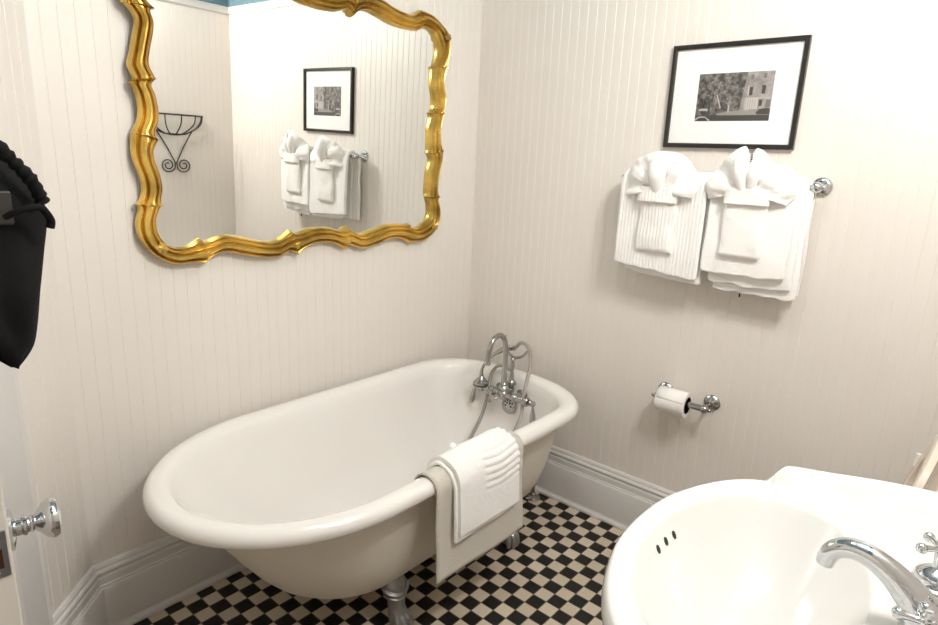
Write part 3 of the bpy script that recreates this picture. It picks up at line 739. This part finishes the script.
M_pane = bpy.data.materials.new('picture_glass'); M_pane.use_nodes = True
nt = M_pane.node_tree; nt.nodes.clear(); out = nt.nodes.new('ShaderNodeOutputMaterial'); mx = nt.nodes.new('ShaderNodeMixShader'); tr = nt.nodes.new('ShaderNodeBsdfTransparent'); gl = nt.nodes.new('ShaderNodeBsdfGlossy'); gl.inputs['Roughness'].default_value = .02
mx.inputs[0].default_value = .04
nt.links.new(tr.outputs[0], mx.inputs[1]); nt.links.new(gl.outputs[0], mx.inputs[2]); nt.links.new(mx.outputs[0], out.inputs[0])
mb = MB(); x = -.0115; mb.box((x - .001, y0 + .011, z0 + .011), (x, y1 - .011, z1 - .011)); mb.build('picture_glass', M_pane, pf, smooth=False)

# ------------------------------------------------------------------ toilet paper
tpz = .618
hold = empty('toilet_paper_holder', (0, -1.079, tpz)); tag(hold, 'chrome toilet paper holder mounted low on the right wall', 'toilet paper holder')
for s_ in (1, -1):
    mb = MB(); yy = .087 * s_
    mb.lathe([(.029, 0), (.030, .003), (.027, .008), (.016, .012), (.008, .018), (.0075, .055), (.010, .062)], (-.0005, yy, .004), (-1, 0, 0), 30)
    mb.ball((-.075, yy, 0), .0155, 18); mb.ball((-.075, yy + s_ * .017, 0), .007, 12)
    mb.build('wall_post', M_nickel, hold)
mb = MB(); mb.tube([(-.075, -.086, 0), (-.075, .086, 0)], .0115, 16); mb.build('roller', M_nickel, hold)
roll_ = empty('toilet_paper_roll', (-.075, -1.053, tpz)); tag(roll_, 'white toilet paper roll on the wall holder beside the sink', 'toilet paper')
mb = MB(); rr_, ri = .0465, .0160; zo = -.0045
mb.lathe([(ri, -.053), (rr_ - .001, -.053), (rr_, -.052), (rr_, .052), (rr_ - .001, .053), (ri, .053), (ri, -.053)], (0, 0, zo), (0, 1, 0), 48)
pr_ = mb.build('paper', M_paper, roll_)
mb = MB(); mb.lathe([(ri, -.053), (ri, .053), (ri - .0012, .053), (ri - .0012, -.053), (ri, -.053)], (0, 0, zo), (0, 1, 0), 32); mb.build('cardboard_core', M_card, roll_)
mb = MB(); mb.grid([[(-(rr_ + .0006) * math.cos(a), y, zo + (rr_ + .0006) * math.sin(a)) for y in (-.052, .052)] for a in [math.radians(q) for q in range(20, 100, 8)]])
o = mb.build('loose_sheet', M_paper, roll_); so = o.modifiers.new('t', 'SOLIDIFY'); so.thickness = .0006

# ------------------------------------------------------------------ pedestal sink
CX, CY = -1.216, -1.64
sink = empty('pedestal_sink', (CX, CY - .2, 0)); tag(sink, 'white porcelain pedestal sink with shaped shoulders in the foreground', 'sink')
half = [(0, -1.447), (.05, -1.449), (.10, -1.456), (.15, -1.471), (.205, -1.494), (.250, -1.522), (.280, -1.550), (.295, -1.574), (.304, -1.586), (.315, -1.588), (.330, -1.596), (.347, -1.618), (.362, -1.655), (.382, -1.70), (.405, -1.75), (.422, -1.80), (.433, -1.85), (.440, -1.92), (.443, -2.0), (.443, -2.086)]
hp = [Vector((a, b - (.003 if b > -1.50 else .002 if b > -1.56 else 0), 0)) for a, b in half]; hs_, _ = spline(hp, [0] * len(hp), 5)
full = [Vector((-p.x, p.y, 0)) for p in hs_[::-1]] + hs_[1:]
# back edge
for k in range(1, 24): full.append(Vector((.443 - .886 * k / 24, -2.086, 0)))
OUT = [Vector((p.x, p.y - CY, 0)) for p in full]; nO = len(OUT)
BA, BB = .262, .162
ZD = .833
def bowl_r(th):
    # ellipse radius in direction th
    c_, s_ = math.cos(th), math.sin(th)
    b = BB
    return 1 / math.sqrt((c_ / BA) ** 2 + (s_ / b) ** 2)
def rimz(y):   # y relative to CY: front rim low, shoulders high
    return .842 + .026 * sstep(.062, .040, y) if False else .842 + .027 * (1 - sstep(.036, .066, y))
def bowl_z(s): return ZD - .150 * (1 - s ** 2.5) ** 1.15
mb = MB(); rows = []
br = [bowl_r(math.atan2(p.y, p.x)) for p in OUT]; ro = [p.length for p in OUT]
br = [min(b, r_ - .022) for b, r_ in zip(br, ro)]
dirs = [p.normalized() for p in OUT]
V3 = lambda d, r_, z: (d.x * r_, d.y * r_ + .2, z)
for s_ in (.04, .12, .24, .36, .48, .60, .70, .78, .85, .90, .94, .97, .99):
    rows.append([V3(d, b * s_, bowl_z(s_)) for d, b in zip(dirs, br)])
NK = 14
for k in range(NK + 1):
    t = k / NK
    row = []
    for d, b, r_ in zip(dirs, br, ro):
        b2 = b * 1.0; r = b2 + (r_ - .007 - b2) * t
        dist = r_ - r; zr = rimz(d.y * r_)
        back = 1 - sstep(.0, .06, d.y * r)
        if d.y * r_ < -.40: zr = zr + .0
        drop = (zr - ZD - .002)
        wdt = .028 + .035 * back
        z = zr - drop * sstep(.004, wdt, dist) - .004 * (1 - sstep(0, .012, r - b2))
        row.append(V3(d, r, z))
    rows.append(row)
for dr, dz in ((.003, -.0015), (.0, -.005), (-.003, -.012), (-.006, -.022), (-.005, -.034), (.003, -.046), (.018, -.054)):
    rows.append([V3(d, r_ - dr, rimz(d.y * r_) + dz) for d, r_ in zip(dirs, ro)])
for f_, z in ((.86, .765), (.74, .735), (.60, .70), (.46, .665), (.36, .645)):
    rows.append([V3(d, r_ * f_ * (1 if True else 0), z) if d.y > 0 else (d.x * r_ * f_, max(d.y * r_ * (f_ ** .25), -.455) + .2 - (0), z) for d, r_ in zip(dirs, ro)])
mb.grid(rows, closed_u=True); mb.add(rows[0], [tuple(range(nO))]); mb.add(rows[-1], [tuple(range(nO))])
mb.build('basin', M_porc, sink, angle=70)
mb = MB()
mb.lathe([(.14, 0), (.145, .02), (.135, .05), (.105, .09), (.085, .14), (.078, .3), (.08, .5), (.095, .58), (.13, .64), (.16, .68)], (0, -.09, 0), (0, 0, 1), 40, squash=.85)
mb.build('pedestal', M_porc, sink)
for k, xx in enumerate((-.016, .015, .044)):
    # overflow holes on the front bowl wall
    px_ = xx
    th = math.atan2(.140, px_); R_ = bowl_r(th); s_ = .885
    pz = bowl_z(s_); p = Vector((math.cos(th) * R_ * s_, math.sin(th) * R_ * s_ + .2, pz))
    s2 = .865; p2 = Vector((math.cos(th) * R_ * s2, math.sin(th) * R_ * s2 + .2, bowl_z(s2)))
    tdir = (p - p2).normalized(); nrm = Vector((1, 0, 0)).cross(tdir).normalized()
    if nrm.z < 0: nrm = -nrm
    mb = MB(); q = []
    tx = Vector((1, 0, 0)); tx = (tx - nrm * tx.dot(nrm)).normalized(); ty = nrm.cross(tx)
    ring = [p + nrm * .0012 + tx * .0048 * math.cos(a) + ty * .0075 * math.sin(a) for a in [2 * PI * i / 20 for i in range(20)]]
    ring2 = [v - nrm * .006 for v in ring]
    mb.add(ring, [tuple(range(20))]); mb.grid([ring, ring2], closed_u=True)
    mb.build('overflow_hole', M_dark, sink, smooth=False)
mb = MB(); mb.lathe([(.020, 0), (.025, .002), (.024, .005), (.018, .004), (.015, .002), (.012, .004), (0, .006)], (0, .2, bowl_z(.04) - .0005), (0, 0, 1), 28); mb.build('drain', M_chrome, sink)

# sink faucet (sits on the deck)
fc = empty('sink_faucet', (CX, -1.862, ZD)); tag(fc, 'chrome centreset faucet with curved spout and cross handles on the sink deck', 'faucet')
mb = MB()
# base plate
rows = []
for dz, g in ((0, 0), (.006, .001), (.012, -.002), (.016, -.007), (.018, -.012)):
    r = []
    for k in range(48):
        a = 2 * PI * k / 48; ca, sa = math.cos(a), math.sin(a)
        r.append((math.copysign(abs(ca) ** .75, ca) * (.122 + g), math.copysign(abs(sa) ** .8, sa) * (.027 + g), dz))
    rows.append(r)
mb.grid(rows, closed_u=True); mb.add(rows[-1], [tuple(range(48))]); mb.add(rows[0], [tuple(range(48))])
base_ = mb.build('base_plate', M_chrome, fc)
mb = MB()
sp_pts = [(0, -.004, .010), (0, .002, .030), (0, .014, .048), (0, .033, .066), (0, .052, .080), (0, .074, .090), (0, .094, .0925), (0, .110, .087), (0, .1205, .077), (0, .1255, .062)]
mb.tube(sp_pts, [.034, .030, .0250, .0205, .0178, .0158, .0148, .0140, .0132, .0128], 20, smooth=5)
mb.lathe([(.0118, 0), (.0125, .002), (.0125, .010), (.0105, .012)], (0, .1265, .054), (0, -.12, 1), 20)
mb.build('spout', M_chrome, fc)
for s_ in (1, -1):
    mb = MB(); xx = .1 * s_
    mb.lathe([(.026, 0), (.0305, .006), (.0315, .013), (.0300, .020), (.026, .023), (.0265, .026), (.0275, .030), (.0245, .037), (.016, .043), (.009, .047), (.0072, .054), (.0085, .062), (.0085, .070), (.006, .073)], (xx, 0, .012), (0, 0, 1), 32)
    hb = mb.build('valve_bell', M_chrome, fc)
    mb = MB(); cz = .088
    mb.ball((xx, 0, cz), .0095, 16)
    mb.lathe([(.0075, 0), (.009, .004), (.006, .009), (0, .011)], (xx, 0, cz + .006), (0, 0, 1), 18)
    for k in range(4):
        a = math.radians(38 if s_ > 0 else 10) + k * PI / 2; d = Vector((math.cos(a), math.sin(a), 0)); c0 = Vector((xx, 0, cz))
        mb.tube([c0, c0 + d * .012, c0 + d * .021, c0 + d * .028], [.0055, .0042, .0048, .0066], 12, smooth=3); mb.ball(c0 + d * .030, .0078, 14)
    mb.build('cross_handle', M_chrome, fc)
mb = MB(); mb.tube([(0, -.018, .01), (0, -.02, .075)], .0028, 10); mb.ball((0, -.02, .08), .007, 12); mb.build('pop_up_rod', M_chrome, fc)

# ------------------------------------------------------------------ toilet between the sink and the right wall, seat raised
TX = -.36
toi = empty('toilet', (TX, -1.80, 0)); tag(toi, 'toilet with raised cream seat and lid behind the right end of the sink', 'toilet')
mb = MB()
def ering(a, b, yc, z, n=40): return [(a * math.cos(2 * PI * k / n), yc + b * math.sin(2 * PI * k / n), z) for k in range(n)]
rows = [ering(.10, .22, .06, 0), ering(.10, .22, .06, .03), ering(.085, .19, .05, .08), ering(.09, .18, .06, .18), ering(.13, .21, .11, .28), ering(.175, .235, .155, .36), ering(.185, .24, .16, .39), ering(.18, .235, .16, .398),
        ering(.14, .19, .165, .396), ering(.125, .175, .165, .37), ering(.10, .14, .16, .29), ering(.05, .07, .15, .22)]
mb.grid(rows, closed_u=True); mb.add(rows[0], [tuple(range(40))]); mb.add(rows[-1], [tuple(range(40))])
mb.box((-.1, -.14, .30), (.1, -.02, .392))
mb.build('bowl', M_porc, toi)
mb = MB(); mb.box((-.22, -.292, .385), (.22, -.115, .70)); tk = bevel(mb.build('tank', M_porc, toi, smooth=False), .02, 4)
mb = MB(); mb.box((-.23, -.297, .70), (.23, -.105, .728)); bevel(mb.build('tank_lid', M_porc, tk, smooth=False), .008, 3)
def seat_ring(name, hole, y0, thick, mat_, ang):
    """flat board in local xz plane standing up from the hinge"""
    mb = MB(); nn = 48
    outer = []; 
    for k in range(nn):
        a = 2 * PI * k / nn; x_ = .182 * math.copysign(abs(math.cos(a)) ** .9, math.cos(a)); z_ = .207 + .207 * math.copysign(abs(math.sin(a)) ** (.8 if math.sin(a) < 0 else 1), math.sin(a))
        outer.append((x_, z_))
    inner = [(x_ * .60, .225 + (z_ - .215) * .66) for x_, z_ in outer]
    def P_(x_, z_, y_): 
        ca, sa = math.cos(ang), math.sin(ang)
        return (x_, y0 + y_ * ca - z_ * sa, .415 + z_ * ca + y_ * sa)
    e = .003
    loops = [[P_(x_ * .97, .215 + (z_ - .215) * .97, 0) for x_, z_ in outer], [P_(x_, z_, e) for x_, z_ in outer], [P_(x_, z_, thick - e) for x_, z_ in outer], [P_(x_ * .97, .215 + (z_ - .215) * .97, thick) for x_, z_ in outer]]
    if hole:
        loops += [[P_(x_ * 1.04, .225 + (z_ - .225) * 1.04, thick) for x_, z_ in inner], [P_(x_, z_, thick - e) for x_, z_ in inner], [P_(x_, z_, e) for x_, z_ in inner], [P_(x_ * 1.04, .225 + (z_ - .225) * 1.04, 0) for x_, z_ in inner]]
        mb.grid(loops, closed_u=True, closed_v=True)
    else:
        mb.grid(loops, closed_u=True); mb.add(loops[0], [tuple(range(nn))]); mb.add(loops[-1], [tuple(range(nn))])
    return mb.build(name, mat_, toi, angle=50), P_
seat, PS = seat_ring('seat', True, .068, .020, M_seat, .245)
lid, PL = seat_ring('lid', False, .030, .018, M_seat, .245)
for (x_, z_) in ((-.150, .290), (.150, .290), (-.150, .10), (.150, .10)):
    mb = MB(); c0 = Vector(PS(x_, z_, .022)); ca, sa = math.cos(.09), math.sin(.09)
    mb.tube([c0 + Vector((0, 0, -.018)), c0 + Vector((0, -.002, .018))], .0065, 10); mb.build('seat_bumper', M_rubber, seat)
mb = MB(); mb.tube([(-.09, .045, .41), (.09, .045, .41)], .010, 12); mb.build('hinge', M_seat, toi)

# ------------------------------------------------------------------ iron wall planter on wall_front (seen in the mirror)
pk = empty('wall_planter', (-.385, D, 1.20)); tag(pk, 'black wrought iron half-basket planter with scroll feet, seen in the mirror', 'planter')
mb = MB(); zt = .345; hwp = .172; dep = .105; y_ = .010
mb.tube([(-hwp, y_, zt), (hwp, y_, zt)], .0042, 8)
mb.tube([(hwp * math.cos(a), y_ + dep * math.sin(a), zt) for a in [PI * k / 20 for k in range(21)]], .0042, 8)
mb.tube([(.03 * math.cos(a) * 2.2, y_ + .028 * math.sin(a), zt - .112) for a in [PI * k / 12 for k in range(13)]], .0035, 8)
mb.tube([(-hwp * math.cos(a), y_, zt - .118 * math.sin(a)) for a in [PI * k / 20 for k in range(21)]], .0042, 8)
mb.build('rim', M_iron, pk)
for a in (25, 58, 90, 122, 155):
    r = math.radians(a); X_, Y_ = hwp * math.cos(r), dep * math.sin(r)
    mb = MB(); mb.tube([(X_, y_ + Y_, zt), (X_ * .93, y_ + Y_ * .88, zt - .05), (X_ * .65, y_ + Y_ * .5, zt - .09), (X_ * .36, y_ + Y_ * .2, zt - .113)], .0036, 8, smooth=4); mb.build('basket_rib', M_iron, pk)
for s_ in (1, -1):
    mb = MB(); pts = [(s_ * .105, y_, zt - .098), (s_ * .05, y_, .155), (s_ * .004, y_, .062)]
    cxs, czs, R0 = s_ * .048, .048, .044
    for k in range(0, 31):
        a = (-25 if False else 205) + k * 21; rr2 = R0 * (1 - k / 40)
        rad = math.radians(a)
        pts.append((cxs + s_ * rr2 * math.cos(rad), y_, czs + rr2 * math.sin(rad)))
    mb.tube(pts, .0036, 8); mb.build('scroll', M_iron, pk)

# ------------------------------------------------------------------ black drawstring bag hanging at the door edge
bag = empty('drawstring_bag', (-2.041, -1.0, 1.18)); tag(bag, 'black cloth drawstring bag hanging at the open door edge', 'bag')
# silhouette (x, z) right side from the photo plane, left side mirrored loosely
Rt = [(-1.982, 1.182), (-1.965, 1.205), (-1.957, 1.235), (-1.952, 1.27), (-1.944, 1.31), (-1.936, 1.35), (-1.939, 1.378), (-1.950, 1.402), (-1.966, 1.425), (-1.985, 1.445), (-2.01, 1.455)]
Lt = [(-1.992, 1.186), (-2.03, 1.222), (-2.075, 1.25), (-2.105, 1.28), (-2.115, 1.31), (-2.118, 1.35), (-2.112, 1.378), (-2.10, 1.402), (-2.08, 1.425), (-2.055, 1.445), (-2.03, 1.455)]
R3 = [Vector((a, 0, b)) for a, b in Rt]; L3 = [Vector((a, 0, b)) for a, b in Lt]
Rs, _ = spline(R3, [0] * 11, 5); Ls, _ = spline(L3, [0] * 11, 5)
mb = MB(); rows = []
for i, (a, b) in enumerate(zip(Ls, Rs)):
    v = i / (len(Rs) - 1); dep = .030 * math.sin(PI * min(1, v * 1.05 + .03)) ** .7 + .004
    c_ = (a + b) / 2; row = []
    for k in range(48):
        t = 2 * PI * k / 48; ca, sa = math.cos(t), math.sin(t)
        u_ = .5 + .5 * math.copysign(abs(ca) ** .8, ca); p = a.lerp(b, u_)
        fold = .006 * math.sin(u_ * 17 + v * 3) * sstep(.3, .95, v) + .012 * nz(u_ * 5, v * 4, 3) + .006 * math.exp(-((u_ - .62 + .1 * v) / .035) ** 2) * (1 - v)
        row.append((p.x + 2.035, -sa * (dep) - fold - .01, p.z - 1.18))
    rows.append(row)
mb.grid(rows, closed_u=True); mb.add(rows[0], [tuple(range(48))]); mb.add(rows[-1], [tuple(range(48))])
mb.build('pouch', M_bag, bag, angle=80)
mb = MB()   # gathered casing along the opening
cas = [(-1.945, -.036, 1.372), (-1.955, -.044, 1.395), (-1.972, -.046, 1.418), (-1.992, -.044, 1.442), (-2.02, -.040, 1.462), (-2.06, -.036, 1.468), (-2.095, -.034, 1.44)]
cp, cr = spline([Vector((a + 2.035, b, c - 1.18)) for a, b, c in cas], [.008] * 7, 10)
cr = [.0070 + .0010 * math.sin(i * 1.9) + .0012 * nz(i * .7, 1.7) for i in range(len(cr))]
mb.tube(cp, cr, 12); mb.build('gathered_hem', M_bag, bag)
mb = MB()
cord = [(-1.985, -.052, 1.358), (-1.970, -.060, 1.366), (-1.955, -.060, 1.368), (-1.948, -.054, 1.362), (-1.942, -.046, 1.352), (-1.943, -.044, 1.344)]
mb.tube([(a + 2.035, b, c - 1.18) for a, b, c in cord], [.0035, .0035, .0038, .0040, .0042, .0045], 10, smooth=5); 
mb.build('cord', M_bag, bag)
mb = MB(); mb.tube([(-2.00 + 2.035, -.030, .27), (-2.02 + 2.035, -.012, .36), (-2.032 + 2.035, .018, .45)], .0035, 10, smooth=4); mb.tube([(-2.06 + 2.035, -.030, .27), (-2.045 + 2.035, -.012, .36), (-2.034 + 2.035, .018, .45)], .0035, 10, smooth=4); mb.build('hanging_loop', M_bag, bag)
mb = MB(); mb.box((-.035 , -.054, 1.350 - 1.18), (.058, -.049, 1.385 - 1.18)); pt = bevel(mb.build('leather_patch', M_patch, bag, smooth=False), .002)
hk = MB(); hk.box((-.012, -.002, -.03), (.012, .002, .03)); hk.tube([(0, -.002, .012), (0, -.02, .002), (0, -.024, -.008), (0, -.018, -.012)], .004, 10, smooth=3)
hook = hk.build('coat_hook', M_brass); hook.location = (-2.031, -.9665, 1.64); hook.rotation_euler = (0, 0, 0); tag(hook, 'small metal coat hook on the door edge above the black bag', 'hook')

# ------------------------------------------------------------------ lamps
def bulb(name, loc, power, size, col=(1, .932, .868)):
    l = bpy.data.lights.new(name, 'POINT'); l.energy = power; l.shadow_soft_size = size; l.color = col
    o = bpy.data.objects.new(name, l); o.location = loc; COL.objects.link(o); return o
M_shade = mat('frosted_shade', (.9, .88, .84), .4)
van = empty('vanity_light', (CX + .10, D, 2.16)); tag(van, 'chrome vanity light with two bare bulb sockets above the sink', 'lamp')
mb = MB(); mb.box((-.24, .0, -.035), (.24, .022, .035)); bevel(mb.build('back_plate', M_chrome, van, smooth=False), .006)
for s_ in (1, -1):
    mb = MB(); mb.tube([(.12 * s_, .02, 0), (.12 * s_, .07, .01), (.12 * s_, .11, .05), (.12 * s_, .12, .085)], .008, 12, smooth=4); mb.build('arm', M_chrome, van)
    mb = MB(); mb.lathe([(.012, .0), (.017, .005), (.017, .03), (.013, .034)], (.12 * s_, .12, .072), (0, 0, 1), 24); mb.build('bulb_socket', M_shade, van)
    b_ = bulb('vanity_bulb', (.12 * s_, .12, .15), 18, .035); b_.parent = van
cl = empty('ceiling_fill_light', (-1.25, -1.15, ZC)); tag(cl, 'added round white fill light on the unseen bathroom ceiling', 'lamp')
mb = MB(); mb.lathe([(.15, 0), (.15, -.02), (.13, -.03)], (0, 0, 0), (0, 0, 1), 40); mb.build('canopy', M_shade, cl)
l = bpy.data.lights.new('ceiling_fill', 'AREA'); l.shape = 'DISK'; l.size = .26; l.energy = 4; l.color = (1, .95, .90)  # weak soft fill added overhead, out of view; no such source known
lo = bpy.data.objects.new('ceiling_fill', l); lo.location = (0, 0, -.035); COL.objects.link(lo); lo.parent = cl

w = bpy.data.worlds.new('world'); sc.world = w; w.use_nodes = True
w.node_tree.nodes['Background'].inputs[0].default_value = (.9, .85, .8, 1); w.node_tree.nodes['Background'].inputs[1].default_value = .05

# ------------------------------------------------------------------ camera
cam = bpy.data.cameras.new('camera'); co = bpy.data.objects.new('camera', cam); COL.objects.link(co)
R_=[(0.6553314,-0.7541977,0.0415517),(-0.1564121,-0.1893153,-0.9693787),(0.7389695,0.6287651,-0.2420299)]
FPX=617.6204
Mx = Matrix(((R_[0][0],-R_[1][0],-R_[2][0],-2.16510),(R_[0][1],-R_[1][1],-R_[2][1],-1.84173),(R_[0][2],-R_[1][2],-R_[2][2],1.43776),(0,0,0,1)))
co.matrix_world = Mx; cam.sensor_width = 36; cam.lens = FPX / 938 * 36; cam.clip_start = .02
sc.camera = co
sc.view_settings.view_transform = 'Standard'; sc.view_settings.look = 'None'; sc.view_settings.gamma = 1; sc.view_settings.exposure = 1.08
sc.cycles.max_bounces = 10; sc.cycles.diffuse_bounces = 6
